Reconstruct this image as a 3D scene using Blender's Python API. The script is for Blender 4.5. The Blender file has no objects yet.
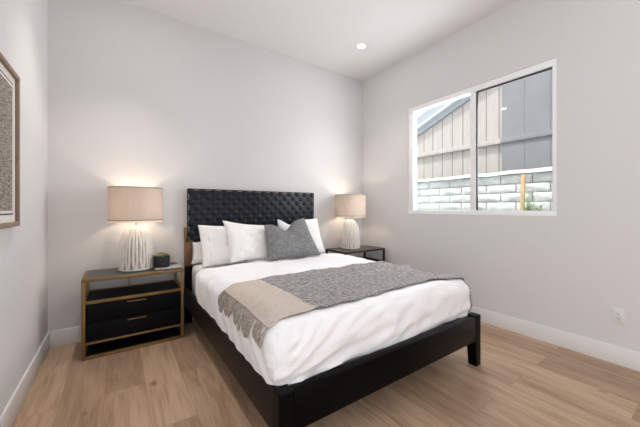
import bpy, bmesh, math, random
from mathutils import Vector, Matrix, noise
random.seed(7)
PI = math.pi
scene = bpy.context.scene
C = scene.collection

# ------------------------------------------------------------------ camera
H_CAM, YAW, F_PX = 1.20, 0.607, 291.0
cd = bpy.data.cameras.new('camera'); cam = bpy.data.objects.new('camera', cd); C.objects.link(cam)
cam.location = (0, 0, H_CAM); cam.rotation_euler = (PI/2, 0, -YAW)
cd.sensor_width = 36; cd.lens = F_PX/640*36; cd.shift_y = -0.0077; cd.clip_start = 0.02
scene.camera = cam
# ------------------------------------------------------------------ world, sun, area lights, exposure
w = bpy.data.worlds.new('sky'); scene.world = w; w.use_nodes = True
bg = w.node_tree.nodes['Background']; bg.inputs[0].default_value = (0.92, 0.96, 1.0, 1); bg.inputs[1].default_value = 1.2
def light(name, kind, loc, rot, energy, color=(1, 1, 1), **kw):
    d = bpy.data.lights.new(name, kind); d.energy = energy; d.color = color
    for k, v in kw.items(): setattr(d, k, v)
    o = bpy.data.objects.new(name, d); C.objects.link(o); o.location = loc; o.rotation_euler = rot
    return o
SUN_DIR = Vector((0.48, -0.12, -1.0))
light('sun', 'SUN', (0, 0, 8), SUN_DIR.to_track_quat('-Z', 'Y').to_euler(), 2.1, (1.0, 0.96, 0.90), angle=0.01)
light('side_fill', 'AREA', (-0.56, -0.7, 1.45), (PI/2, 0, -PI/2), 21, (0.98, 0.985, 1.0), shape='RECTANGLE', size=1.6, size_y=2.0)  # unseen fill light added to brighten the right wall
light('window_daylight', 'AREA', (3.30, 1.71, 1.83), (0, PI/2, 0), 26, (0.94, 0.97, 1.0), shape='RECTANGLE', size=1.0, size_y=1.15)
scene.view_settings.view_transform = 'Standard'; scene.view_settings.look = 'None'
scene.view_settings.exposure = 0.68; scene.view_settings.gamma = 1.0; scene.view_settings.use_curve_mapping = False
E_BACK, E_MID, E_REAR = 25, 2, 2          # downlight powers
scene.cycles.use_denoising = True
scene.cycles.max_bounces = 10; scene.cycles.diffuse_bounces = 6; scene.cycles.transparent_max_bounces = 12

# ------------------------------------------------------------------ material helpers
def mat(name, color, rough=0.6, metal=0.0, spec=0.4, noise_amt=0.0, nscale=20.0, nstretch=(1, 1, 1), bump=0.0, bscale=60.0, trans=0.0, coord='Object'):
    m = bpy.data.materials.new(name); m.use_nodes = True
    nt = m.node_tree; b = nt.nodes['Principled BSDF']
    b.inputs['Base Color'].default_value = (*color, 1); b.inputs['Roughness'].default_value = rough
    b.inputs['Metallic'].default_value = metal; b.inputs['Specular IOR Level'].default_value = spec
    tc = nt.nodes.new('ShaderNodeTexCoord'); mp = nt.nodes.new('ShaderNodeMapping')
    mp.inputs['Scale'].default_value = nstretch
    nt.links.new(tc.outputs[coord], mp.inputs[0])
    if noise_amt > 0:
        n = nt.nodes.new('ShaderNodeTexNoise'); n.inputs['Scale'].default_value = nscale; n.inputs['Detail'].default_value = 4
        nt.links.new(mp.outputs[0], n.inputs['Vector'])
        r = nt.nodes.new('ShaderNodeValToRGB')
        r.color_ramp.elements[0].position = 0.3; r.color_ramp.elements[1].position = 0.7
        r.color_ramp.elements[0].color = (*[c*(1-noise_amt) for c in color], 1)
        r.color_ramp.elements[1].color = (*[min(1, c*(1+noise_amt)) for c in color], 1)
        nt.links.new(n.outputs['Fac'], r.inputs[0]); nt.links.new(r.outputs[0], b.inputs['Base Color'])
    if bump > 0:
        n2 = nt.nodes.new('ShaderNodeTexNoise'); n2.inputs['Scale'].default_value = bscale; n2.inputs['Detail'].default_value = 3
        nt.links.new(mp.outputs[0], n2.inputs['Vector'])
        bp = nt.nodes.new('ShaderNodeBump'); bp.inputs['Strength'].default_value = bump; bp.inputs['Distance'].default_value = 0.01
        nt.links.new(n2.outputs['Fac'], bp.inputs['Height']); nt.links.new(bp.outputs[0], b.inputs['Normal'])
    if trans > 0:
        out = nt.nodes['Material Output']; t = nt.nodes.new('ShaderNodeBsdfTranslucent'); t.inputs[0].default_value = (*color, 1)
        mx = nt.nodes.new('ShaderNodeMixShader'); mx.inputs[0].default_value = trans
        nt.links.new(b.outputs[0], mx.inputs[1]); nt.links.new(t.outputs[0], mx.inputs[2]); nt.links.new(mx.outputs[0], out.inputs[0])
    return m
def emit(name, color, strength):
    m = bpy.data.materials.new(name); m.use_nodes = True; nt = m.node_tree
    e = nt.nodes.new('ShaderNodeEmission'); e.inputs[0].default_value = (*color, 1); e.inputs[1].default_value = strength
    nt.links.new(e.outputs[0], nt.nodes['Material Output'].inputs[0]); return m
def glass_mat():
    m = bpy.data.materials.new('window_glass'); m.use_nodes = True; nt = m.node_tree
    t = nt.nodes.new('ShaderNodeBsdfTransparent'); t.inputs[0].default_value = (0.96, 0.98, 0.98, 1)
    g = nt.nodes.new('ShaderNodeBsdfGlossy'); g.inputs['Roughness'].default_value = 0.0
    f = nt.nodes.new('ShaderNodeFresnel'); f.inputs[0].default_value = 1.5
    mx = nt.nodes.new('ShaderNodeMixShader')
    nt.links.new(f.outputs[0], mx.inputs[0]); nt.links.new(t.outputs[0], mx.inputs[1]); nt.links.new(g.outputs[0], mx.inputs[2])
    nt.links.new(mx.outputs[0], nt.nodes['Material Output'].inputs[0]); return m
def floor_mat():
    m = bpy.data.materials.new('oak_planks'); m.use_nodes = True; nt = m.node_tree; L = nt.links
    b = nt.nodes['Principled BSDF']; b.inputs['Roughness'].default_value = 0.38; b.inputs['Specular IOR Level'].default_value = 0.35
    tc = nt.nodes.new('ShaderNodeTexCoord'); mp = nt.nodes.new('ShaderNodeMapping')
    mp.inputs['Rotation'].default_value = (0, 0, PI/2); mp.inputs['Location'].default_value = (0.35, 0.07, 0)
    L.new(tc.outputs['Object'], mp.inputs[0])
    br = nt.nodes.new('ShaderNodeTexBrick'); br.offset = 0.37; br.offset_frequency = 2
    br.inputs['Color1'].default_value = (0, 0, 0, 1); br.inputs['Color2'].default_value = (1, 1, 1, 1); br.inputs['Mortar'].default_value = (0.5, 0.5, 0.5, 1)
    br.inputs['Scale'].default_value = 1; br.inputs['Mortar Size'].default_value = 0.0012; br.inputs['Mortar Smooth'].default_value = 0.3
    br.inputs['Brick Width'].default_value = 1.45; br.inputs['Row Height'].default_value = 0.225
    L.new(mp.outputs[0], br.inputs['Vector'])
    # plank seed shifts the grain of every plank
    sep = nt.nodes.new('ShaderNodeSeparateColor'); L.new(br.outputs['Color'], sep.inputs[0])
    mul = nt.nodes.new('ShaderNodeMath'); mul.operation = 'MULTIPLY'; mul.inputs[1].default_value = 37.0; L.new(sep.outputs[0], mul.inputs[0])
    cmb = nt.nodes.new('ShaderNodeCombineXYZ'); L.new(mul.outputs[0], cmb.inputs[0]); L.new(mul.outputs[0], cmb.inputs[2])
    def grain(sx, sy, scale, det, dist=0.0):
        g = nt.nodes.new('ShaderNodeMapping'); g.inputs['Scale'].default_value = (sx, sy, 1); L.new(mp.outputs[0], g.inputs[0])
        a = nt.nodes.new('ShaderNodeVectorMath'); L.new(g.outputs[0], a.inputs[0]); L.new(cmb.outputs[0], a.inputs[1])
        n = nt.nodes.new('ShaderNodeTexNoise'); n.inputs['Scale'].default_value = scale; n.inputs['Detail'].default_value = det; n.inputs['Distortion'].default_value = dist
        L.new(a.outputs[0], n.inputs['Vector']); return n.outputs['Fac']
    g1 = grain(1.0, 9, 1.6, 5, 0.9); g2 = grain(2.0, 40, 3.0, 4, 0.2); g3 = grain(4, 8, 1.0, 1)
    ramp = nt.nodes.new('ShaderNodeValToRGB'); e = ramp.color_ramp.elements
    e[0].position = 0.32; e[0].color = (0.30, 0.190, 0.118, 1); e[1].position = 0.68; e[1].color = (0.585, 0.425, 0.30, 1)
    x = e.new(0.5); x.color = (0.475, 0.328, 0.22, 1)
    mixg = nt.nodes.new('ShaderNodeMix'); mixg.inputs[0].default_value = 0.38; L.new(g1, mixg.inputs[2]); L.new(g2, mixg.inputs[3])
    L.new(mixg.outputs[0], ramp.inputs[0])
    tint = nt.nodes.new('ShaderNodeValToRGB'); te = tint.color_ramp.elements
    te[0].color = (0.76, 0.725, 0.70, 1); te[1].color = (1.14, 1.14, 1.14, 1); L.new(sep.outputs[0], tint.inputs[0])
    m1 = nt.nodes.new('ShaderNodeMix'); m1.data_type = 'RGBA'; m1.blend_type = 'MULTIPLY'; m1.inputs[0].default_value = 1
    L.new(ramp.outputs[0], m1.inputs[6]); L.new(tint.outputs[0], m1.inputs[7])
    kn = nt.nodes.new('ShaderNodeValToRGB'); ke = kn.color_ramp.elements   # dark knots
    ke[0].position = 0.755; ke[0].color = (1, 1, 1, 1); ke[1].position = 0.82; ke[1].color = (0.45, 0.36, 0.30, 1); L.new(g3, kn.inputs[0])
    m2 = nt.nodes.new('ShaderNodeMix'); m2.data_type = 'RGBA'; m2.blend_type = 'MULTIPLY'; m2.inputs[0].default_value = 1
    L.new(m1.outputs[2], m2.inputs[6]); L.new(kn.outputs[0], m2.inputs[7])
    m3 = nt.nodes.new('ShaderNodeMix'); m3.data_type = 'RGBA'; L.new(br.outputs['Fac'], m3.inputs[0]); L.new(m2.outputs[2], m3.inputs[6]); m3.inputs[7].default_value = (0.25, 0.17, 0.115, 1)
    L.new(m3.outputs[2], b.inputs['Base Color'])
    bp = nt.nodes.new('ShaderNodeBump'); bp.inputs['Strength'].default_value = 0.12; bp.inputs['Distance'].default_value = 0.004
    L.new(mixg.outputs[0], bp.inputs['Height']); L.new(bp.outputs[0], b.inputs['Normal'])
    return m
def tweed_mat(name, dark, light_, scale, wave=0.4):
    m = bpy.data.materials.new(name); m.use_nodes = True; nt = m.node_tree; L = nt.links
    b = nt.nodes['Principled BSDF']; b.inputs['Roughness'].default_value = 0.95; b.inputs['Specular IOR Level'].default_value = 0.1
    tc = nt.nodes.new('ShaderNodeTexCoord')
    n = nt.nodes.new('ShaderNodeTexNoise'); n.inputs['Scale'].default_value = scale; n.inputs['Detail'].default_value = 2
    L.new(tc.outputs['Object'], n.inputs['Vector'])
    wv = nt.nodes.new('ShaderNodeTexWave'); wv.inputs['Scale'].default_value = scale*0.55; wv.inputs['Distortion'].default_value = 4; wv.bands_direction = 'DIAGONAL'
    L.new(tc.outputs['Object'], wv.inputs['Vector'])
    mx = nt.nodes.new('ShaderNodeMix'); mx.inputs[0].default_value = wave; L.new(n.outputs['Fac'], mx.inputs[2]); L.new(wv.outputs['Fac'], mx.inputs[3])
    r = nt.nodes.new('ShaderNodeValToRGB'); r.color_ramp.elements[0].position = 0.40; r.color_ramp.elements[1].position = 0.60
    r.color_ramp.elements[0].color = (*dark, 1); r.color_ramp.elements[1].color = (*light_, 1)
    L.new(mx.outputs[0], r.inputs[0]); L.new(r.outputs[0], b.inputs['Base Color'])
    bp = nt.nodes.new('ShaderNodeBump'); bp.inputs['Strength'].default_value = 0.35; bp.inputs['Distance'].default_value = 0.004
    L.new(mx.outputs[0], bp.inputs['Height']); L.new(bp.outputs[0], b.inputs['Normal'])
    return m
def art_mat():
    m = bpy.data.materials.new('woven_print'); m.use_nodes = True; nt = m.node_tree; L = nt.links
    b = nt.nodes['Principled BSDF']; b.inputs['Roughness'].default_value = 0.8
    tc = nt.nodes.new('ShaderNodeTexCoord'); mp = nt.nodes.new('ShaderNodeMapping'); mp.inputs['Scale'].default_value = (1, 3.2, 30)
    L.new(tc.outputs['Object'], mp.inputs[0])
    n = nt.nodes.new('ShaderNodeTexNoise'); n.inputs['Scale'].default_value = 7; n.inputs['Detail'].default_value = 5; n.inputs['Distortion'].default_value = 0.8; L.new(mp.outputs[0], n.inputs['Vector'])
    r = nt.nodes.new('ShaderNodeValToRGB'); r.color_ramp.elements[0].position = 0.36; r.color_ramp.elements[1].position = 0.66
    r.color_ramp.elements[0].color = (0.10, 0.080, 0.068, 1); r.color_ramp.elements[1].color = (0.46, 0.40, 0.35, 1)
    L.new(n.outputs['Fac'], r.inputs[0]); L.new(r.outputs[0], b.inputs['Base Color']); return m

M = dict(
    wall=mat('wall_paint', (0.70, 0.692, 0.694), 0.85, spec=0.2, bump=0.03, bscale=150),
    ceiling=mat('ceiling_paint', (0.80, 0.795, 0.79), 0.9, spec=0.1),
    trim=mat('white_trim', (0.80, 0.79, 0.785), 0.45),
    floor=floor_mat(),
    black_wood=mat('black_wood', (0.009, 0.008, 0.009), 0.5, spec=0.15, noise_amt=0.3, nscale=8, nstretch=(1, 1, 12)),
    espresso=mat('espresso_wood', (0.0022, 0.0019, 0.0020), 0.30, spec=0.07, noise_amt=0.35, nscale=5, nstretch=(8, 1, 12)),
    bounce_tinted_wood=mat('warm_bounce_rail', (0.013, 0.008, 0.0055), 0.45, spec=0.25, noise_amt=0.35, nscale=5, nstretch=(8, 1, 12)),  # espresso rail browned by warm reflected light put into the colour
    walnut=mat('walnut_wood', (0.16, 0.080, 0.036), 0.45, noise_amt=0.35, nscale=6, nstretch=(8, 8, 1)),
    leather=mat('navy_black_leather', (0.007, 0.0088, 0.0145), 0.42, spec=0.30, noise_amt=0.15, nscale=30, bump=0.12, bscale=180),
    stitch=mat('frame_edge_wood', (0.40, 0.31, 0.24), 0.7),
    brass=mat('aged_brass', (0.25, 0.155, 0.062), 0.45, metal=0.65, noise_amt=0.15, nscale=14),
    bronze=mat('shaded_bronze', (0.07, 0.05, 0.035), 0.45, metal=0.6),  # darkness here is the shade behind the bed, put into the metal
    smoke=mat('smoked_glass_top', (0.055, 0.052, 0.050), 0.30, spec=0.35),
    black_panel=mat('ebonised_drawer', (0.004, 0.004, 0.006), 0.55, spec=0.10, noise_amt=0.3, nscale=10, nstretch=(2, 1, 20)),
    linen_shade=mat('linen_shade', (0.73, 0.655, 0.585), 0.9, spec=0.1, noise_amt=0.06, nscale=60, nstretch=(1, 1, 0.15), trans=0.30),
    lining=mat('pale_shade_lining', (0.86, 0.82, 0.76), 0.9, trans=0.6),
    shade_trim=mat('shade_trim', (0.42, 0.35, 0.30), 0.9, trans=0.10),
    lamp_rib=mat('whitewashed_bead', (0.82, 0.775, 0.72), 0.8, spec=0.2, noise_amt=0.08, nscale=50, bump=0.3, bscale=90),
    lamp_core=mat('taupe_core', (0.56, 0.50, 0.44), 0.9, noise_amt=0.25, nscale=30),
    steel=mat('brushed_nickel', (0.45, 0.42, 0.39), 0.35, metal=0.9),
    bulb=emit('bulb_glow', (1.0, 0.80, 0.61), 64.0),
    pot=mat('matte_black_pot', (0.009, 0.008, 0.008), 0.6),
    soil=mat('soil', (0.05, 0.035, 0.025), 0.95),
    leaf=mat('succulent_leaf', (0.22, 0.25, 0.10), 0.6, noise_amt=0.3, nscale=30),
    leaf_pale=mat('pale_succulent_leaf', (0.36, 0.38, 0.24), 0.6, noise_amt=0.2, nscale=30),
    pale_slab=mat('pale_grey_slab', (0.42, 0.41, 0.40), 0.35, noise_amt=0.12, nscale=12),
    sheet=mat('white_sheet', (0.80, 0.79, 0.79), 0.85, spec=0.15, bump=0.05, bscale=40),
    duvet=mat('white_cotton', (0.90, 0.895, 0.915), 0.85, spec=0.15, bump=0.06, bscale=30),
    pillow=mat('white_pillow_cotton', (0.88, 0.87, 0.87), 0.88, spec=0.15, bump=0.08, bscale=60),
    pillow_ivory=mat('ivory_pillow_linen', (0.86, 0.835, 0.815), 0.9, spec=0.1, bump=0.15, bscale=120),
    grey_linen=tweed_mat('grey_linen', (0.165, 0.165, 0.17), (0.265, 0.265, 0.272), 60, 0.15),
    tweed=tweed_mat('grey_herringbone', (0.07, 0.066, 0.064), (0.56, 0.53, 0.52), 44),
    beige=tweed_mat('beige_weave', (0.53, 0.455, 0.395), (0.66, 0.58, 0.52), 120, 0.2),
    tassel=mat('taupe_yarn', (0.35, 0.30, 0.26), 0.95, noise_amt=0.35, nscale=60),
    frame_wood=mat('grey_brown_frame', (0.27, 0.185, 0.13), 0.55, noise_amt=0.2, nscale=10, nstretch=(6, 6, 1)),
    mat_board=mat('white_mount', (0.78, 0.75, 0.72), 0.9),
    dark_line=mat('dark_mount_line', (0.05, 0.045, 0.04), 0.8),
    art=art_mat(),
    vinyl=mat('white_vinyl', (0.93, 0.94, 0.96), 0.35),
    gasket=mat('dark_gasket', (0.05, 0.05, 0.055), 0.6),
    glass=glass_mat(),
    plate=mat('outlet_plastic', (0.74, 0.71, 0.69), 0.4),
    slot=mat('outlet_slot', (0.05, 0.045, 0.04), 0.7),
    lens=emit('downlight_glow', (1.0, 0.97, 0.93), 40.0),
    block=mat('white_block', (0.72, 0.75, 0.73), 0.9, spec=0.1, noise_amt=0.10, nscale=9, bump=0.5, bscale=30),
    boards=mat('cream_boards', (0.48, 0.445, 0.415), 0.85, spec=0.1, noise_amt=0.07, nscale=5, nstretch=(4, 4, 0.5)),
    darker_boards=mat('darker_grey_boards', (0.26, 0.26, 0.275), 0.8, spec=0.1, noise_amt=0.05, nscale=5),  # darker, greyer tone for the right-hand boards and rail
    rake=mat('blue_grey_trim', (0.36, 0.38, 0.41), 0.7),
    soffit_white=mat('white_fascia', (0.80, 0.82, 0.84), 0.6),
    ground=mat('gravel', (0.30, 0.27, 0.24), 0.95, noise_amt=0.3, nscale=40),
    stake=mat('raw_timber', (0.58, 0.40, 0.22), 0.8, noise_amt=0.15, nscale=8, nstretch=(8, 8, 1)),
    weed=mat('garden_leaf', (0.30, 0.42, 0.20), 0.7, noise_amt=0.3, nscale=10),
)
# ------------------------------------------------------------------ mesh helpers
class MB:
    def __init__(s): s.v = []; s.f = []
    def add(s, vs, fs):
        n = len(s.v); s.v += [tuple(v) for v in vs]; s.f += [tuple(i+n for i in f) for f in fs]; return s
    def box(s, a, b, bev=0.0, seg=2, mtx=None):
        bm = bmesh.new(); bmesh.ops.create_cube(bm, size=1)
        sc = [abs(b[i]-a[i]) for i in range(3)]; ce = [(a[i]+b[i])/2 for i in range(3)]
        for v in bm.verts: v.co = Vector([v.co[i]*sc[i]+ce[i] for i in range(3)])
        if bev > 0: bmesh.ops.bevel(bm, geom=bm.edges[:], offset=min(bev, min(sc)*0.45), segments=seg, affect='EDGES', profile=0.5)
        if mtx is not None: bm.transform(mtx)
        bm.verts.index_update(); s.add([v.co for v in bm.verts], [[v.index for v in f.verts] for f in bm.faces]); bm.free(); return s
    def lathe(s, prof, n=40, ce=(0, 0, 0), cap0=False, cap1=False):
        vs = []; fs = []
        for r, z in prof:
            for k in range(n):
                a = 2*PI*k/n; vs.append((ce[0]+r*math.cos(a), ce[1]+r*math.sin(a), ce[2]+z))
        for i in range(len(prof)-1):
            for k in range(n): fs.append((i*n+k, i*n+(k+1) % n, (i+1)*n+(k+1) % n, (i+1)*n+k))
        if cap0: fs.append(tuple(range(n))[::-1])
        if cap1: fs.append(tuple((len(prof)-1)*n+k for k in range(n)))
        return s.add(vs, fs)
    def tube(s, pts, r, n=8, closed=False):
        pts = [Vector(p) for p in pts]; N = len(pts); rs = r if isinstance(r, (list, tuple)) else [r]*N
        vs = []; fs = []; up = None
        for i, p in enumerate(pts):
            t = (pts[(i+1) % N if closed else min(i+1, N-1)] - pts[(i-1) % N if closed else max(i-1, 0)]).normalized()
            if up is None: up = Vector((0, 0, 1)) if abs(t.z) < 0.9 else Vector((1, 0, 0))
            a = (up - t*up.dot(t)).normalized(); b = t.cross(a); up = a
            for k in range(n):
                q = 2*PI*k/n; vs.append(p + (a*math.cos(q)+b*math.sin(q))*rs[i])
        for i in range(N if closed else N-1):
            j = (i+1) % N
            for k in range(n): fs.append((i*n+k, i*n+(k+1) % n, j*n+(k+1) % n, j*n+k))
        if not closed: fs.append(tuple(range(n))[::-1]); fs.append(tuple((N-1)*n+k for k in range(n)))
        return s.add(vs, fs)
    def grid(s, fn, nu, nv, flip=False):
        vs = [fn(i/nu, j/nv) for j in range(nv+1) for i in range(nu+1)]
        fs = []
        for j in range(nv):
            for i in range(nu):
                q = (j*(nu+1)+i, j*(nu+1)+i+1, (j+1)*(nu+1)+i+1, (j+1)*(nu+1)+i); fs.append(q[::-1] if flip else q)
        return s.add(vs, fs)
    def build(s, name, m, parent=None, loc=(0, 0, 0), smooth=True, angle=40, weld=0.0, solid=0.0):
        me = bpy.data.meshes.new(name); me.from_pydata(s.v, [], s.f)
        bm = bmesh.new(); bm.from_mesh(me)
        if weld > 0: bmesh.ops.remove_doubles(bm, verts=bm.verts, dist=weld)
        bmesh.ops.recalc_face_normals(bm, faces=bm.faces)
        if solid:
            bmesh.ops.solidify(bm, geom=bm.faces[:], thickness=solid)
        if smooth:
            for f in bm.faces: f.smooth = True
            for e in bm.edges:
                if len(e.link_faces) == 2 and e.calc_face_angle(0) > math.radians(angle): e.smooth = False
        bm.to_mesh(me); bm.free(); me.materials.append(m)
        o = bpy.data.objects.new(name, me); C.objects.link(o); o.location = loc
        if parent: o.parent = parent
        return o
def tag(o, label, cat, group=None, kind=None):
    o['label'] = label; o['category'] = cat
    if group: o['group'] = group
    if kind: o['kind'] = kind
    return o
def empty(name, loc, label, cat, group=None, rz=0):
    o = bpy.data.objects.new(name, None); C.objects.link(o); o.location = loc; o.rotation_euler = (0, 0, rz); o.empty_display_size = 0.05
    return tag(o, label, cat, group)
def struct(name, mb, m, label=None, parent=None, **kw):
    o = mb.build(name, m, parent, **kw)
    if parent is None: o['kind'] = 'structure'
    if label: o['label'] = label
    return o
def dup(root, loc, label):
    r = root.copy(); C.objects.link(r); r.location = loc; r['label'] = label
    for ch in list(root.children):
        c = ch.copy(); C.objects.link(c); c.parent = r
        for g in list(ch.children):
            d = g.copy(); C.objects.link(d); d.parent = c
    return r
def fbm(p, s=1.0): return noise.noise(Vector(p)*s)

# ------------------------------------------------------------------ room shell
XL, XR, YB, YF, HC = -0.495, 3.165, 3.391, -2.9, 3.209
T = 0.14
WY0, WY1, WZ0, WZ1 = 0.913, 2.506, 1.131, 2.530      # window opening
struct('floor', MB().box((XL-T, YF-1.5, -0.1), (XR+T, YB+T, 0)), M['floor'], 'light oak plank floor', smooth=False)
struct('ceiling', MB().box((XL-T, YF-T, HC), (XR+T, YB+T, HC+0.12)), M['ceiling'], 'plain off-white ceiling', smooth=False)
wl = MB()
wl.box((XL-T, 0.15, 0), (XL, YB+T, HC)); wl.box((XL-T, YF-T, 0), (XL, -1.55, HC)); wl.box((XL-T, -1.55, 2.55), (XL, 0.15, HC)); wl.box((XL-T, -1.55, 0), (XL, 0.15, 0.35))  # gap in this wall is an invented, unseen opening for the side fill
struct('wall_left', wl, M['wall'], 'plain white wall with the framed print', smooth=False)
struct('wall_back', MB().box((XL, YB, 0), (XR, YB+T, HC)), M['wall'], 'plain white wall behind the headboard', smooth=False)
wr = MB()
wr.box((XR, YF-T, 0), (XR+T, WY0, HC)); wr.box((XR, WY1, 0), (XR+T, YB+T, HC))
wr.box((XR, WY0, 0), (XR+T, WY1, WZ0)); wr.box((XR, WY0, WZ1), (XR+T, WY1, HC))
struct('wall_right', wr, M['wall'], 'white wall with the sliding window', smooth=False)
wf = MB()
wf.box((XL, YF-T, 0), (0.2, YF, HC)); wf.box((2.0, YF-T, 0), (XR, YF, HC)); wf.box((0.2, YF-T, 2.3), (2.0, YF, HC))  # unseen doorway added so sky light fills the room from behind
struct('wall_front', wf, M['wall'], 'white wall with an added unseen doorway that lets light in', smooth=False)
BH, BT = 0.142, 0.015
struct('baseboard_left', MB().box((XL, YF, 0), (XL+BT, YB, BH), 0.004), M['trim'], 'white baseboard along the left wall')
struct('baseboard_back', MB().box((XL+BT, YB-BT, 0), (XR-BT, YB, BH), 0.004), M['trim'], 'white baseboard along the back wall')
struct('baseboard_right', MB().box((XR-BT, YF, 0), (XR, YB, BH), 0.004), M['trim'], 'white baseboard along the right wall')

# ------------------------------------------------------------------ window (setting)
fx0, fx1 = XR+0.006, XR+0.085
win = MB()
win.box((fx0, WY0, WZ0), (fx1, WY1, WZ0+0.050), 0.004); win.box((fx0, WY0, WZ1-0.062), (fx1, WY1, WZ1), 0.004)
win.box((fx0, WY0, WZ0+0.05), (fx1, WY0+0.034, WZ1-0.062), 0.004); win.box((fx0, WY1-0.075, WZ0+0.05), (fx1, WY1, WZ1-0.062), 0.004)
window = struct('window_1', win, M['vinyl'], 'white vinyl sliding window in the right wall')
window['category'] = 'window'
MY = 1.648
st = MB()
z0, z1 = WZ0+0.050, WZ1-0.062
st.box((fx0+0.004, MY-0.022, z0), (fx1-0.02, MY+0.036, z1), 0.003)
st.build('mullion', M['vinyl'], window)
ga = MB(); gw = 0.013
ga.box((fx0+0.022, MY-0.034, z0), (fx0+0.040, MY-0.022, z1)); ga.box((fx0+0.022, WY0+0.034, z1-gw), (fx0+0.04, MY-0.022, z1))
ga.box((fx0+0.014, WY0+0.034, z0), (fx0+0.05, WY0+0.038, z1))
ga.build('gasket', M['gasket'], window, smooth=False)
for a, b, gx in ((WY0+0.034, MY-0.01, fx0+0.032), (MY+0.02, WY1-0.075, fx0+0.045)):
    MB().add([(gx, a, z0), (gx, b, z0), (gx, b, z1), (gx, a, z1)], [(0, 1, 2, 3)]).build('pane', M['glass'], window, smooth=False)

# ------------------------------------------------------------------ outdoors
struct('ground', MB().box((XR+T, -3, -0.12), (9, 9, 0.0)), M['ground'], 'bare ground outside', smooth=False)
BX = 4.6
bw = MB(); ch = 0.129; cl = 0.40; top = 1.685
bw.box((BX+0.058, 0.4, 0), (BX+0.20, 4.2, top))
zrow = top-0.001; row = 0
while zrow > 0.75:
    y = 0.4 - (0.2 if row % 2 else 0.0)
    while y < 4.2:
        sd = random.random()*50
        def fn(u, v, y=y, z=zrow, sd=sd):
            e = min(min(u, 1-u)*6, min(v, 1-v)*3.0, 1)
            d = 0.012 + 0.030*e*(0.55+0.8*fbm((sd+u*4, v*1.6, sd))) + 0.008*fbm((sd+u*9, v*4, 3))*e
            return (BX+0.04-d, y+0.007+u*(cl-0.014), z-ch+0.007+v*(ch-0.014))
        bw.grid(fn, 10, 5); y += cl
    zrow -= ch; row += 1
def capf(u, v):
    y = 0.4+3.8*u; a = v*PI
    return (BX+0.10-0.145*math.cos(a)-0.008*fbm((u*14, 0, 1)), y, top+0.052*min(1, 2.2*math.sin(a))+0.010*fbm((u*12, v, 4)))
bw.grid(capf, 60, 10)
bwo = bw.build('block_wall', M['block'], angle=60)
tag(bwo, 'white painted split-face block wall outside the window', 'garden wall')
SX = 5.6
bld = empty('neighbouring_building', (SX, 3, 0), 'cream board-sided building with sloping roof beyond the block wall', 'building')
def gable(y): return 2.80 + (4.30-y)*0.395
sd_ = MB(); y = 0.9
while y < 4.75:
    y2 = y+0.222; a, b = gable(y), gable(y2)
    vs = [(0, y-3, 0), (0, y2-0.012-3, 0), (0, y2-0.012-3, b), (0, y-3, a)]
    vs = vs + [(0.06, v[1], v[2]) for v in vs]
    sd_.add(vs, [(0, 1, 2, 3), (7, 6, 5, 4), (0, 4, 5, 1), (1, 5, 6, 2), (2, 6, 7, 3), (3, 7, 4, 0)]); y = y2
sd_.box((0.03, -2.1, 0), (0.08, 1.7, 2.6))
sd_.build('siding', M['boards'], bld, smooth=False)
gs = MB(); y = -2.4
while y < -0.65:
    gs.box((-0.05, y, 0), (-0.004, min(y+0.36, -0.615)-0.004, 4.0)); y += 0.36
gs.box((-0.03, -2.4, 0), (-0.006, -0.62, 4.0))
gs.build('darker_siding', M['darker_boards'], bld, smooth=False)['label'] = 'darker grey stretch of boards to the right'
MB().box((-0.075, -0.61, 2.345), (0.0, 1.72, 2.435), 0.004).build('rail', M['boards'], bld)
MB().box((-0.085, -2.4, 2.345), (0.0, -0.61, 2.435), 0.004).build('rail', M['darker_boards'], bld)
def slab(mb, off0, off1, x0, x1):
    ys = (1.9, -2.4); vs = []
    for x in (x0, x1):
        for yy in ys:
            g = gable(yy+3); vs += [(x, yy, g+off0), (x, yy, g+off1)]
    return mb.add(vs, [(0, 2, 3, 1), (4, 5, 7, 6), (0, 1, 5, 4), (2, 6, 7, 3), (1, 3, 7, 5), (0, 4, 6, 2)])
slab(MB(), -0.02, 0.10, -0.06, 0.0).build('rake_board', M['rake'], bld, smooth=False)
slab(MB(), 0.10, 0.135, -0.14, 0.0).build('fascia', M['soffit_white'], bld, smooth=False)
slab(MB(), 0.135, 0.36, -0.10, 1.5).build('roof', M['rake'], bld, smooth=False)
# stake and weed against the block wall
sk = MB().box((-0.022, -0.022, 0), (0.022, 0.022, 1.66), 0.004, mtx=Matrix.Rotation(0.0, 4, 'X')).build('garden_stake', M['stake'], loc=(4.45, 1.69, 0))
sk.rotation_euler = (0.017, 0.03, 0)
tag(sk, 'raw timber stake standing against the white block wall', 'stake')
wd = empty('garden_plant', (4.42, 1.55, 0), 'small green plant beside the timber stake outside', 'plant')
lf = MB(); stm = MB()
for k in range(16):
    a = random.uniform(0, 2*PI); r = random.uniform(0.02, 0.13); zt = random.uniform(1.12, 1.40)
    px, py = 0.5*r*math.cos(a), r*math.sin(a)
    stm.tube([(px*0.2, py*0.2, 0), (px*0.6, py*0.6, zt*0.6), (px, py, zt)], 0.004, 5)
    for q in range(9):
        zz = zt-0.035*q; b = random.uniform(0, 2*PI); d = Vector((math.cos(b)*0.6, math.sin(b), random.uniform(-0.2, 0.7))).normalized()
        s_ = d.cross(Vector((0, 0, 1))).normalized()*0.014; o_ = Vector((px*zz/zt, py*zz/zt, zz))
        lf.add([o_, o_+d*0.03+s_, o_+d*0.065, o_+d*0.03-s_], [(0, 1, 2, 3)])
stm.build('stem', M['weed'], wd); lf.build('foliage', M['weed'], wd, smooth=False)

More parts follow.
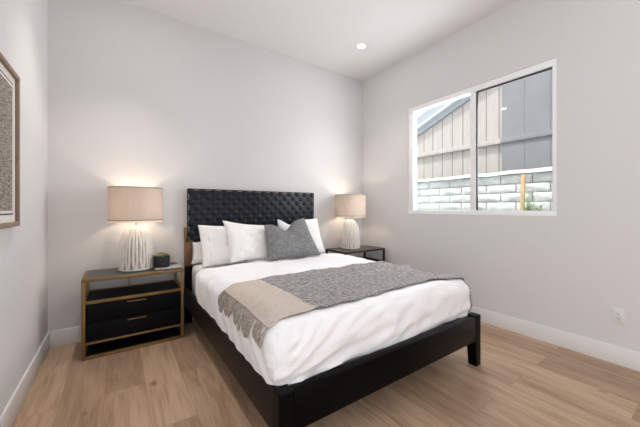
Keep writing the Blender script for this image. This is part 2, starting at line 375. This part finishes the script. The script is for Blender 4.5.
# ------------------------------------------------------------------ bed frame
bed = empty('bed', (1.42, 3.36, 0), 'dark wood bed with woven black leather headboard', 'bed')
BX0, BX1, BF, BHD = 0.575, 2.298, 1.135, 3.36
def loc(p): return (p[0]-1.42, p[1]-3.36, p[2])
def lbox(mb, a, b, bev=0.004): return mb.box(loc(a), loc(b), bev)
for x0, x1 in ((BX0, BX0+0.030), (BX1-0.030, BX1)):
    lbox(MB(), (x0, BF+0.075, 0.185), (x1, BHD-0.075, 0.372)).build('side_rail', M['bounce_tinted_wood'], bed)
lbox(MB(), (BX0+0.075, BF, 0.195), (BX1-0.075, BF+0.058, 0.380), 0.006).build('foot_rail', M['espresso'], bed)
def leg_mb(cx, cy, sx):
    mb = MB(); a = 0.0375
    prof = [(0.0, 0.033), (0.19, a), (0.384, a)]
    vs = []
    for z, h in prof:     # tapered on the inner faces
        for dx, dy in ((-1, -1), (1, -1), (1, 1), (-1, 1)):
            ex = a if dx == sx else h+(h-a)
            ey = a if dy == -1 else h+(h-a)
            vs.append((cx-1.42+dx*ex, cy-3.36+dy*ey, z))
    fs = [(3, 2, 1, 0), (8, 9, 10, 11)]
    for i in range(2):
        for k in range(4): fs.append((i*4+k, i*4+(k+1) % 4, i*4+4+(k+1) % 4, i*4+4+k))
    return mb.add(vs, fs)
for cx, sx in ((BX0+0.0375, -1), (BX1-0.0375, 1)):
    o = leg_mb(cx, BF+0.0375, sx).build('leg', M['espresso'], bed)
    bv = o.modifiers.new('bevel', 'BEVEL'); bv.width = 0.005; bv.segments = 2
# slatted platform (under the mattress)
lbox(MB(), (BX0+0.031, BF+0.06, 0.225), (BX1-0.031, BHD-0.10, 0.245)).build('platform', M['espresso'], bed)
# headboard: walnut posts, rounded frame, woven straps
for x0, x1 in ((0.575, 0.645), (2.205, 2.275)):
    lbox(MB(), (x0, 3.285, 0.60), (x1, 3.36, 0.845), 0.005).build('headboard_post', M['walnut'], bed); lbox(MB(), (x0, 3.285, 0.0), (x1, 3.36, 0.599), 0.005).build('leg', M['espresso'], bed)
    lbox(MB(), (x0, 3.31, 0.845), (x0+0.022 if x0 < 1 else x1, 3.36, 1.00) if x0 < 1 else (x1, 3.36, 1.00), 0.004).build('headboard_stile', M['walnut'], bed) if x0 < 1 else None
HX0, HX1, HZ0, HZ1 = 0.606, 2.203, 0.845, 1.412
HY = 3.318
hf = MB()
for a_, b_ in (((HX0-0.001, HZ0), (HX0+0.030, HZ1)), ((HX1-0.030, HZ0), (HX1+0.001, HZ1)), ((HX0+0.03, HZ1-0.030), (HX1-0.03, HZ1+0.001)), ((HX0+0.03, HZ0), (HX1-0.03, HZ0+0.03))):
    lbox(hf, (a_[0], HY+0.002, a_[1]), (b_[0], HY+0.034, b_[1]), 0.004)
hf.build('headboard_frame', M['stitch'], bed)
lbox(MB(), (HX0+0.014, HY-0.001, HZ0+0.014), (HX1-0.014, HY+0.030, HZ1-0.014), 0.002).build('headboard_backing', M['leather'], bed)
NV, NH = 27, 10
px_, pz_ = (HX1-HX0)/NV, (HZ1-HZ0)/NH
AMP = 0.008
def vstrap(i):
    xc = HX0+(i+0.5)*px_; hw = px_*0.43; mb = MB(); n = NH*8
    path = []
    for k in range(n+1):
        z = HZ0+(HZ1-HZ0)*k/n
        path.append((HY - AMP*math.sin((z-HZ0)/pz_*PI)*(1 if i % 2 else -1)*1.0 - 0.0, z))
    path += [(HY+0.004, HZ1+0.003), (HY+0.020, HZ1+0.004), (HY+0.036, HZ1+0.002), (HY+0.038, HZ1-0.04)]
    vs = []; fs = []
    for (yy, z) in path:
        for dx, dy in ((-hw, 0.0015), (-hw*0.8, -0.0015), (hw*0.8, -0.0015), (hw, 0.0015)): vs.append(loc((xc+dx, yy+dy, z)))
    for k in range(len(path)-1):
        for q in range(3): fs.append((k*4+q, k*4+q+1, k*4+q+5, k*4+q+4))
    return mb.add(vs, fs)
def hstrap(j):
    zc = HZ0+(j+0.5)*pz_; hh = pz_*0.43; mb = MB(); n = NV*8
    path = [(HX0+0.04, HY+0.038), (HX0-0.002, HY+0.036), (HX0-0.004, HY+0.020), (HX0-0.003, HY+0.004)]
    for k in range(n+1):
        x = HX0+(HX1-HX0)*k/n
        i = (x-HX0)/px_
        path.append((x, HY - AMP*math.sin(i*PI)*(1 if j % 2 else -1)))
    path += [(HX1+0.003, HY+0.004), (HX1+0.004, HY+0.020), (HX1+0.002, HY+0.036), (HX1-0.04, HY+0.038)]
    vs = []; fs = []
    for (x, yy) in path:
        for dz, dy in ((-hh, 0.0015), (-hh*0.8, -0.0015), (hh*0.8, -0.0015), (hh, 0.0015)): vs.append(loc((x, yy+dy, zc+dz)))
    for k in range(len(path)-1):
        for q in range(3): fs.append((k*4+q, k*4+q+1, k*4+q+5, k*4+q+4))
    return mb.add(vs, fs)
for i in range(NV): vstrap(i).build('vertical_strap', M['leather'], bed, angle=75)
for j in range(NH): hstrap(j).build('horizontal_strap', M['leather'], bed, angle=75)

# ------------------------------------------------------------------ mattress, duvet
CX = 1.42
mtb = MB().box((0.632-CX, 1.25-2.25, 0.246), (2.208-CX, 3.29-2.25, 0.612), 0.055, 5)
mo = mtb.build('mattress', M['sheet'], loc=(CX, 2.25, 0), angle=60)
tag(mo, 'mattress in a white fitted sheet on the dark bed', 'mattress')
HW, DT, DY0, DY1, DB = 0.832, 0.652, 1.203, 2.86, 0.395
RR, RZ = 0.060, 0.080
def duvet_pt(x, y, z, off=0.0):
    """x from centre; the box point is rounded and then wrinkled"""
    p = Vector((x, y, z))
    t_ = max(0.0, min(1.0, (y-DY0-0.05)/0.40)); RX = 0.055+0.070*t_*t_*(3-2*t_)
    q = Vector((max(-HW+RX, min(HW-RX, x)), max(DY0+RR, y), min(DT-RZ, z)))
    d = p-q; d = Vector((d.x/RX, d.y/RR, d.z/RZ))
    n = d.normalized() if d.length > 1e-9 else Vector((0, 0, 1))
    r = q + Vector((n.x*RX, n.y*RR, n.z*RZ))
    h = 0.0
    s = max(0, min(1, (DT-0.03-z)/0.2))               # how far down the sides
    top = max(0.0, n.z)
    foot = max(0.0, -n.y); side = abs(n.x)
    h += 0.014*fbm((r.x*2.2, r.y*1.7, r.z*2.2))
    h += top*(0.010*(1-(x/HW)**2) + 0.006*fbm((r.x*7+3, r.y*4, 1)) + 0.008*(1-abs(fbm((r.x*5+r.y*4, r.y*1.5-r.x*2, 8))))**4)
    # foot face: long diagonal pulls rising from the lower left corner
    if foot > 0.02:
        u = (x+HW); v = z-0.36
        ang = math.atan2(v, u+0.12); rad = math.hypot(u+0.12, v)
        h += foot*(0.022*math.sin(PI*max(0, min(1, (z-0.37)/0.27))) + 0.022*(0.7-abs(fbm((ang*10, rad*1.1, 2)))*2.2)*math.exp(-rad*0.5) + 0.012*(0.6-abs(fbm((r.x*5-r.z*9, r.z*6+r.x*3, 5)))*2))
    if side > 0.02:
        sg = 1 if x > 0 else -1
        h += side*(0.013*math.sin(PI*max(0, min(1, (z-0.36)/0.30))) + 0.014*fbm((r.y*5.5+r.z*3, r.z*3.0, 3+sg)) + 0.012*(0.6-abs(fbm((r.y*7-r.z*5, r.z*3, 9)))*2))
    # thin out over the head end
    if y > DY1-0.10: h -= 0.030*((y-(DY1-0.10))/0.10)**2*max(top, side)
    return r + n*(h+off)
def droop(x, y, z):
    """lower hem: slightly wavy"""
    return DB + 0.018*fbm((x*3, y*3.5, 7)) - 0.02
dv = MB()
NXd, NYd, NZd = 90, 96, 18
def L3(t, a, b): return a+(b-a)*t
dv.grid(lambda u, v: duvet_pt(L3(u, -HW, HW), L3(v, DY0, DY1), DT), NXd, NYd)
for sg in (-1, 1):
    dv.grid(lambda u, v, sg=sg: duvet_pt(sg*HW, L3(u, DY0, DY1), L3(v, droop(sg*HW, L3(u, DY0, DY1), 0), DT)), NYd, NZd)
dv.grid(lambda u, v: duvet_pt(L3(u, -HW, HW), DY0, L3(v, droop(L3(u, -HW, HW), DY0, 0), DT)), NXd, NZd)
do = dv.build('duvet', M['duvet'], loc=(CX, 0, 0), angle=80, weld=0.0015)
tag(do, 'white cotton duvet covering the bed', 'duvet')
for sg in (-1, 1):
    MB().tube([duvet_pt(sg*HW, DY0, z, 0.0015) for z in [0.385+0.02*k for k in range(13)]], 0.0035, 6).build('seam', M['duvet'], do)

# ------------------------------------------------------------------ throw blanket
TY0, TY1 = 1.272, 2.035
def sheet_pt(s, y, off):
    z = DT
    x = s
    if s < -HW: z = DT-(-HW-s); x = -HW
    if s > HW: z = DT-(s-HW); x = HW
    return duvet_pt(x, y, z, off)
thr = empty('throw_blanket', (CX, 1.6, 0), 'grey woven throw with beige fringed end across the bed foot', 'blanket')
def tloc(p): return (p[0], p[1]-1.6, p[2])
def tedge(s, near):
    if near: return TY0 + 0.018*math.sin(s*3.1+0.6) + 0.010*fbm((s*4, 1, 1)) - 0.13*max(0, (s-0.45))
    return TY1 + 0.018*math.sin(s*2.3+1.2) + 0.010*fbm((s*5, 7, 1)) - 0.02*s
def bound(v): return -0.575 + 0.025*math.sin(v*3)             # beige / grey border
def toff(s, y):
    return 0.014 + 0.014*max(0, fbm((s*2.6+y*2.5, y*10, 4))) + 0.006*max(0, fbm((s*9, y*22, 14))) + 0.016*math.exp(-((y-1.71-0.04*s)/0.028)**2)*max(0, min(1, (s+0.45)*3))
S0, S1 = -0.845, 1.03
def thr_fn(sa, sb):
    def fn(u, v):
        a = sa(v) if callable(sa) else sa; b = sb(v) if callable(sb) else sb
        s = L3(u, a, b); y = L3(v, tedge(s, True), tedge(s, False))
        return tloc(sheet_pt(s, y, toff(s, y)))
    return fn
MB().grid(thr_fn(bound, S1), 90, 44).build('woven_field', M['tweed'], thr, angle=80, solid=0.005)
eb = MB().grid(thr_fn(S0, bound), 20, 44).build('end_band', M['beige'], thr, angle=80, solid=0.005)
eb['label'] = 'beige woven end band'
NT = 27
for k in range(NT):
    v = (k+0.5)/NT; y = L3(v, tedge(S0, True), tedge(S0, False))
    ln = 0.105+random.uniform(-0.022, 0.022); sway = random.uniform(-0.005, 0.05); lift = random.uniform(0, 0.008)
    pts = []; rs = []
    for q in range(6):
        t = q/5
        pts.append(tloc(sheet_pt(S0-ln*t, y+sway*t, 0.013-0.002*t+lift*math.sin(t*2.5)))); rs.append((0.0075, 0.005, 0.0080, 0.0088, 0.0085, 0.004)[q])
    MB().tube(pts, rs, 6).build('tassel', M['tassel'], thr)
for k in range(10):                                            # right-hand fringe, by the foot corner
    v = (k+0.5)/10*0.5; y = L3(v, tedge(S1, True), tedge(S1, False)); ln = 0.10+random.uniform(-0.015, 0.015)
    MB().tube([tloc(sheet_pt(S1+ln*q/4, y, 0.013)) for q in range(5)], 0.009, 6).build('tassel', M['tassel'], thr)

# ------------------------------------------------------------------ pillows
def pillow(name, m, corners, yb, yt, th, label, pinch=0.05, dip=0.0, dipu=0.0, seed=0, wr=0.006, group=None, pipe=None):
    bl, br, tr, tl = corners; zb = min(bl[1], br[1]); zt = max(tl[1], tr[1])
    ox = (bl[0]+br[0])/2; oy = yb
    slope = (yt-yb)/(zt-zb); nrm = Vector((0, -1, slope)).normalized()
    def plane(u, v):
        uu = u*(1-pinch*(1-v*v)*abs(u)); vv = v*(1-pinch*(1-u*u)*abs(v))
        a = (uu+1)/2; b = (vv+1)/2
        x = L3(b, L3(a, bl[0], br[0]), L3(a, tl[0], tr[0])); z = L3(b, L3(a, bl[1], br[1]), L3(a, tl[1], tr[1]))
        if dip:
            z -= dip*math.exp(-((u-dipu)/0.36)**2)*max(0, (v+0.3)/1.3)**1.6
        return x, z
    def pt(u, v, side, off=0.0):
        x, z = plane(u, v)
        t = th/2*max(0, (1-u**4)*(1-v**4))**0.6*(1-0.25*v)
        if dip: t *= 1-0.5*math.exp(-((u-dipu)/0.25)**2)*max(0, v)
        e = max(0, 1-max(abs(u), abs(v))**8)
        wv = wr*(fbm((u*2.6+seed, v*2.6, seed)) + 0.7*fbm((u*6+seed, v*4, seed+3)))*e
        if dip: wv += 0.018*e*max(0, v)*math.sin(14*(u-dipu)+6*v)*math.exp(-((u-dipu)/0.45)**2)
        y = yb+(z-zb)*slope
        p = Vector((x, y, z)) + nrm*side*(t+0.003+off) + nrm*wv*(1 if side > 0 else 0.3)
        return p-Vector((ox, oy, 0))
    mb = MB(); N = 34
    sn = lambda t: math.sin((2*t-1)*PI/2)
    for side in (1, -1):
        mb.grid(lambda u, v, side=side: pt(sn(u), sn(v), side), N, N)
    rim = [(-1+2*k/N, -1) for k in range(N)]+[(1, -1+2*k/N) for k in range(N)]+[(1-2*k/N, 1) for k in range(N)]+[(-1, 1-2*k/N) for k in range(N)]
    o = mb.build(name, m, loc=(ox, oy, 0), angle=80, weld=0.007)
    tag(o, label, 'pillow', group)
    if pipe:
        ring = [(pt(*uv, 1)+pt(*uv, -1))/2 for uv in rim]
        MB().tube(ring, 0.004, 6, closed=True).build('piping', pipe, o)
    return o, pt
pillow('bed_pillow', M['sheet'], [(0.622, 0.628), (1.24, 0.628), (1.24, 0.848), (0.638, 0.845)], 3.232, 3.252, 0.085, 'white sleeping pillow low at the left headboard post, mostly hidden', seed=11)
sh, shp = pillow('bed_pillow', M['pillow'], [(0.680, 0.624), (1.14, 0.624), (1.13, 1.010), (0.664, 1.036)], 2.995, 3.125, 0.125, 'white pillow with a ruffled left edge, leftmost on the bed', seed=2, wr=0.014)
rf = MB()
def ruffle(u, v):
    vv = L3(v, -0.95, 0.95); uu = L3(u, -0.72, -0.56)
    p = shp(uu, vv, 1, 0.002+0.012*math.sin(u*PI)*(0.7+0.6*fbm((vv*6, 2, 2))))
    p.x += 0.010*math.sin(vv*16)*math.sin(u*PI)
    return p
rf.grid(ruffle, 8, 60).build('ruffle', M['pillow'], sh, angle=80)
pillow('bed_pillow', M['pillow_ivory'], [(0.905, 0.660), (1.335, 0.655), (1.342, 1.018), (0.868, 1.081)], 2.850, 2.975, 0.13, 'square ivory pillow, left of the grey pillow', seed=5, pinch=0.08, wr=0.011)
pillow('bed_pillow', M['pillow'], [(1.51, 0.632), (2.185, 0.634), (2.155, 1.070), (1.575, 1.078)], 3.03, 3.17, 0.16, 'plain white pillow behind the grey pillow on the right', seed=8, pinch=0.07, dip=0.06, dipu=-0.45, wr=0.012)
pillow('throw_pillow', M['grey_linen'], [(1.232, 0.676), (1.880, 0.678), (1.776, 1.087), (1.270, 1.022)], 2.700, 2.885, 0.14, 'grey linen pillow with dented top in front of white pillows', seed=14, pinch=0.045, dip=0.085, dipu=-0.08, wr=0.006, pipe=M['grey_linen'])

# ------------------------------------------------------------------ nightstands
def nightstand(name, label, metal, loc_, group):
    t = empty(name, loc_, label, 'nightstand', group)
    W, D, Hh, p = 0.742, 0.418, 0.640, 0.026     # origin: centre of footprint
    x0, x1, y0, y1 = -W/2, W/2, -D/2, D/2
    f = MB()
    for xx in (x0, x1-p):
        for yy in (y0, y1-p): f.box((xx, yy, 0), (xx+p, yy+p, Hh-p), 0.003)
    for zz in (Hh-p, 0.0):
        q = 0.0004
        for yy in (y0, y1-p): f.box((x0-q if zz else x0+p, yy-q, zz), (x1+q if zz else x1-p, yy+p+q, zz+p), 0.003)
        for xx in (x0, x1-p): f.box((xx, y0+p, zz), (xx+p, y1-p, zz+p), 0.003)
    for zz, hh in ((0.438, 0.024), (0.116, 0.018)):
        f.box((x0+p, y0, zz), (x1-p, y0+p, zz+hh), 0.003); f.box((x0+p, y1-p, zz), (x1-p, y1, zz+hh), 0.003)
        for xx in (x0, x1-p): f.box((xx, y0+p, zz), (xx+p, y1-p, zz+hh), 0.003)
    f.build('frame', metal, t)
    MB().box((x0+p, y0+p, Hh-0.016), (x1-p, y1-p, Hh-0.002)).build('top_panel', M['smoke'], t, smooth=False)
    c = MB(); k = 0.003
    c.box((x0+p, y0+p, 0.440), (x1-p, y1-p, 0.456)); c.box((x0+p, y0+p, 0.120), (x1-p, y1-p, 0.134))
    c.box((x0+k, y0+p, 0.134), (x0+p-k, y1-p, 0.438)); c.box((x1-p+k, y0+p, 0.134), (x1-k, y1-p, 0.438))
    c.box((x0+p, y1-p-0.012, 0.134), (x1-p, y1-p, 0.440))
    c.build('cabinet', M['black_panel'], t, smooth=False)
    for za, zb in ((0.289, 0.436), (0.137, 0.284)):
        d = MB().box((x0+p+0.003, y0+0.006, za), (x1-p-0.003, y0+0.026, zb), 0.002)
        d.box((x0+p+0.012, y0+0.026, za+0.01), (x1-p-0.012, y1-p-0.03, zb-0.03))
        dr = d.build('drawer', M['black_panel'], t)
        MB().box((-0.070, y0-0.010, zb-0.024), (0.070, y0+0.006, zb-0.016), 0.002).build('pull', metal, dr)
    MB().box((x0+p, y0+p, 0.006), (x1-p, y1-p, 0.022)).build('bottom_shelf', M['black_wood'], t, smooth=False)
    MB().box((x0+p, y1-p+0.004, 0.026), (x1-p, y1-p+0.010, 0.116)).build('back_panel', M['black_panel'], t, smooth=False)
    return t
NSL = (0.134, 3.149, 0.0); NSR = (2.745, 3.075, 0.0)
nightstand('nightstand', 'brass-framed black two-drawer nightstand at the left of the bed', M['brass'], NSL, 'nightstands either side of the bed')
nightstand('nightstand', 'bronze nightstand with shade painted into its colour, behind the bed, right of the headboard', M['bronze'], NSR, 'nightstands either side of the bed')

# ------------------------------------------------------------------ lamps
def lamp(loc_, label):
    t = empty('table_lamp', loc_, label, 'table lamp', 'table lamps on the nightstands')
    RB, HB = 0.132, 0.405
    def prof(z):
        u = z/HB
        return (RB-0.010)*max(0.0, 1-u**3.6)**0.52+0.012
    core = [(0.001, 0.004)]+[(prof(HB*k/24)*0.90, max(0.004, HB*k/24)) for k in range(24)]+[(0.001, HB-0.006)]
    MB().lathe(core, 40).build('base', M['lamp_core'], t)
    NR = 28
    rib = MB()
    for i in range(NR):
        sg = 1 if i % 2 else -1; pts = []; rs = []
        for k in range(53):
            z = 0.008+(HB-0.012)*k/52; u = z/HB
            a = 2*PI*(i+0.5*0)/NR + sg*(2*PI/NR)*0.42*(max(0, 1-u/0.26)**1.0*-1 + 0.22*math.sin(u*9))
            r = prof(z)*0.955
            pts.append((r*math.cos(a), r*math.sin(a), z)); rs.append((0.0115+0.0022*math.sin(k*2.1+i))*(0.55+0.45*min(1, prof(z)/RB*1.15)))
        rib.tube(pts, rs, 6)
    rib.build('rib_cage', M['lamp_rib'], t)
    ring = [(RB*0.97*math.cos(2*PI*k/40), RB*0.97*math.sin(2*PI*k/40), 0.009) for k in range(40)]
    MB().tube(ring, 0.009, 8, closed=True).build('base_ring', M['lamp_rib'], t)
    MB().lathe([(0.020, HB-0.02), (0.020, HB+0.004), (0.009, HB+0.008), (0.009, HB+0.09), (0.018, HB+0.092), (0.018, HB+0.14)], 20, cap0=True, cap1=True).build('neck', M['steel'], t)
    Z0, Z1, R = 0.452, 0.752, 0.216
    sh_ = MB().lathe([(R, Z0), (R, Z1), (R-0.003, Z1), (R-0.003, Z0), (R, Z0)], 64).build('lamp_shade', M['linen_shade'], t, weld=0.0005)
    MB().lathe([(R-0.001, Z0-0.016), (R-0.001, Z0), (R-0.004, Z0), (R-0.004, Z0-0.016), (R-0.001, Z0-0.016)], 64).build('lining', M['lining'], sh_, weld=0.0005)
    for zz in (Z0, Z1-0.010):
        MB().lathe([(R+0.0005, zz), (R+0.0015, zz+0.001), (R+0.0015, zz+0.009), (R+0.0005, zz+0.010)], 64).build('trim', M['shade_trim'], sh_)
    MB().lathe([(0.001, HB+0.14), (0.02, HB+0.145), (0.031, HB+0.175), (0.024, HB+0.20), (0.001, HB+0.208)], 16).build('bulb', M['bulb'], t)
    sp = MB()
    for a in (0, 2*PI/3, 4*PI/3): sp.tube([(0.017*math.cos(a), 0.017*math.sin(a), HB+0.10), ((R-0.002)*math.cos(a), (R-0.002)*math.sin(a), HB+0.10)], 0.0022, 6)
    sp.build('spider', M['steel'], t)
    return t
LL = (0.140, 3.195, 0.6405)
ltop = lamp(LL, 'lit table lamp with linen drum shade on the left brass nightstand')
ltop2 = dup(ltop, (2.712, 3.150, 0.6405), 'lit table lamp with linen drum shade right of the headboard')
MB().tube([(-0.05, 0.135, 0.004), (-0.055, 0.185, 0.006), (-0.055, 0.193, -0.02), (-0.05, 0.186, -0.20), (-0.045, 0.184, -0.60)], 0.003, 6).build('cord', M['gasket'], ltop)

# ------------------------------------------------------------------ pot plant on a pale slab
tr = MB().box((-0.11, -0.085, 0), (0.11, 0.085, 0.010), 0.003).build('pale_slab', M['pale_slab'], loc=(0.388, 3.095, 0.6402))  # thin pale grey slab on the top panel, under the pot
tag(tr, 'flat pale grey slab under the small black plant pot', 'pale_slab')
pt_ = empty('potted_succulent', (0.340, 3.115, 0.6504), 'small green succulent in a round black pot on the left nightstand', 'potted plant')
MB().lathe([(0.001, 0), (0.062, 0), (0.066, 0.004), (0.069, 0.097), (0.067, 0.100), (0.064, 0.097), (0.062, 0.080), (0.001, 0.080)], 36).build('pot', M['pot'], pt_)
MB().lathe([(0.001, 0.084), (0.0615, 0.081)], 24).build('soil', M['soil'], pt_)
def rosette(cx, cy, cz, R, n, seed):
    rnd = random.Random(seed); mb = MB()
    for k in range(n):
        a = k*2.39996; tl_ = 0.25+1.0*(1-k/n); L_ = R*(0.45+0.55*(1-k/n)); d = Vector((math.cos(a)*math.sin(tl_), math.sin(a)*math.sin(tl_), math.cos(tl_)))
        s_ = Vector((-math.sin(a), math.cos(a), 0)); up = d.cross(s_)
        base = Vector((cx, cy, cz)); vs = [base]
        for t, wd_ in ((0.35, 0.26), (0.7, 0.30)):
            for q in range(6):
                g = 2*PI*q/6; vs.append(base+d*L_*t+s_*math.cos(g)*L_*wd_+up*math.sin(g)*L_*0.12)
        vs.append(base+d*L_*(1+rnd.uniform(0, 0.12)))
        fs = [(0, 1+(q+1) % 6, 1+q) for q in range(6)]+[(1+q, 1+(q+1) % 6, 7+(q+1) % 6, 7+q) for q in range(6)]+[(7+q, 7+(q+1) % 6, 13) for q in range(6)]
        mb.add(vs, fs)
    return mb
for i, (cx, cy, cz, R, mm) in enumerate([(-0.033, -0.025, 0.086, 0.050, 'leaf_pale'), (0.032, -0.030, 0.086, 0.048, 'leaf'), (0.0, 0.030, 0.090, 0.055, 'leaf'), (0.045, 0.020, 0.085, 0.036, 'leaf_pale'), (-0.045, 0.025, 0.085, 0.038, 'leaf'), (0.0, -0.045, 0.085, 0.032, 'leaf')]):
    rosette(cx*0.9, cy*0.9, cz+0.012, R*1.0, 16, i).build('rosette', M[mm], pt_)

# ------------------------------------------------------------------ picture on the left wall
pic = empty('framed_picture', (XL, 2.075, 1.53), 'wood-framed dark woven print with white mount on left wall', 'picture')
PW, PH, fw, fd = 0.62, 0.86, 0.026, 0.028
fr = MB()
fr.box((0.001, -PW/2, -PH/2), (fd, PW/2, -PH/2+fw), 0.002); fr.box((0.001, -PW/2, PH/2-fw), (fd, PW/2, PH/2), 0.002)
fr.box((0.001, -PW/2, -PH/2+fw), (fd, -PW/2+fw, PH/2-fw), 0.002); fr.box((0.001, PW/2-fw, -PH/2+fw), (fd, PW/2, PH/2-fw), 0.002)
fr.build('frame', M['frame_wood'], pic)
a, b = PW/2-fw, PH/2-fw
MB().box((0.002, -a, -b), (0.012, a, b)).build('mount', M['mat_board'], pic, smooth=False)
a2, b2 = a-0.045, b-0.040
MB().box((0.0125, -a2, -b2), (0.0135, a2, b2)).build('mount_border', M['dark_line'], pic, smooth=False)
MB().box((0.0136, -a2+0.008, -b2+0.008), (0.0140, a2-0.008, b2-0.008)).build('mount', M['mat_board'], pic, smooth=False)
MB().box((0.0141, -a2+0.022, -b2+0.022), (0.0150, a2-0.022, b2-0.022)).build('print', M['art'], pic, smooth=False)

# ------------------------------------------------------------------ outlet, sensor, downlights
ol = empty('wall_outlet', (XR, 0.530, 0.374), 'white electrical outlet low on the right wall', 'outlet')
MB().box((-0.007, -0.036, -0.058), (-0.0005, 0.036, 0.058), 0.003).build('cover_plate', M['plate'], ol)
MB().box((-0.0095, -0.0175, -0.034), (-0.007, 0.0175, 0.034), 0.001).build('receptacle', M['plate'], ol)
sl = MB()
for zc in (0.018, -0.018):
    for yy in (-0.006, 0.006): sl.box((-0.0102, yy-0.0012, zc-0.002), (-0.0094, yy+0.0012, zc+0.007))
    sl.box((-0.0102, -0.0025, zc-0.010), (-0.0094, 0.0025, zc-0.006))
sl.build('slots', M['slot'], ol, smooth=False)
sn = MB().box((-0.014, -0.014, -0.045), (-0.0005, 0.014, 0.045), 0.004).build('wall_sensor', M['trim'], loc=(XR, 3.325, 2.935))
tag(sn, 'slim white fitting high on the right wall near the corner', 'sensor')
def downlight(x, y, label):
    t = empty('recessed_downlight', (x, y, HC), label, 'downlight', 'recessed ceiling downlights')
    MB().lathe([(0.044, -0.001), (0.052, -0.006), (0.072, -0.004), (0.074, -0.0005)], 40).build('trim_ring', M['trim'], t)
    MB().lathe([(0.0005, -0.0025), (0.046, -0.0025)], 32).build('lens', M['lens'], t)
    return t
dl = downlight(2.472, 2.661, 'small round lit downlight in the ceiling')
POS = [(2.472, 2.661), (0.03, 2.70), (2.472, 0.25), (0.03, 0.25), (2.472, -2.1), (0.03, -2.1)]  # last pair is unseen, added to light the bed and floor
LB = ['lit downlight in the ceiling near the window wall', 'downlight in the ceiling above the left nightstand', 'downlight in the ceiling behind the camera, window side', 'downlight in the ceiling behind the camera, picture side', 'added unseen downlight at the rear of the room, window side', 'added unseen downlight at the rear of the room, picture side']
dl['label'] = LB[0]
for (x, y), lb in list(zip(POS, LB))[1:]: dup(dl, (x, y, HC), lb)
for x, y in POS:
    light('downlight_lamp', 'SPOT', (x, y, HC-0.015), (0, 0, 0), (E_BACK*1.7 if x < 1 else E_BACK*0.9) if y > 2 else (E_MID if y > -1 else E_REAR), (1.0, 0.95, 0.91), spot_size=1.4 if y > 2 and x < 1 else 1.7, spot_blend=0.9, shadow_soft_size=0.045)
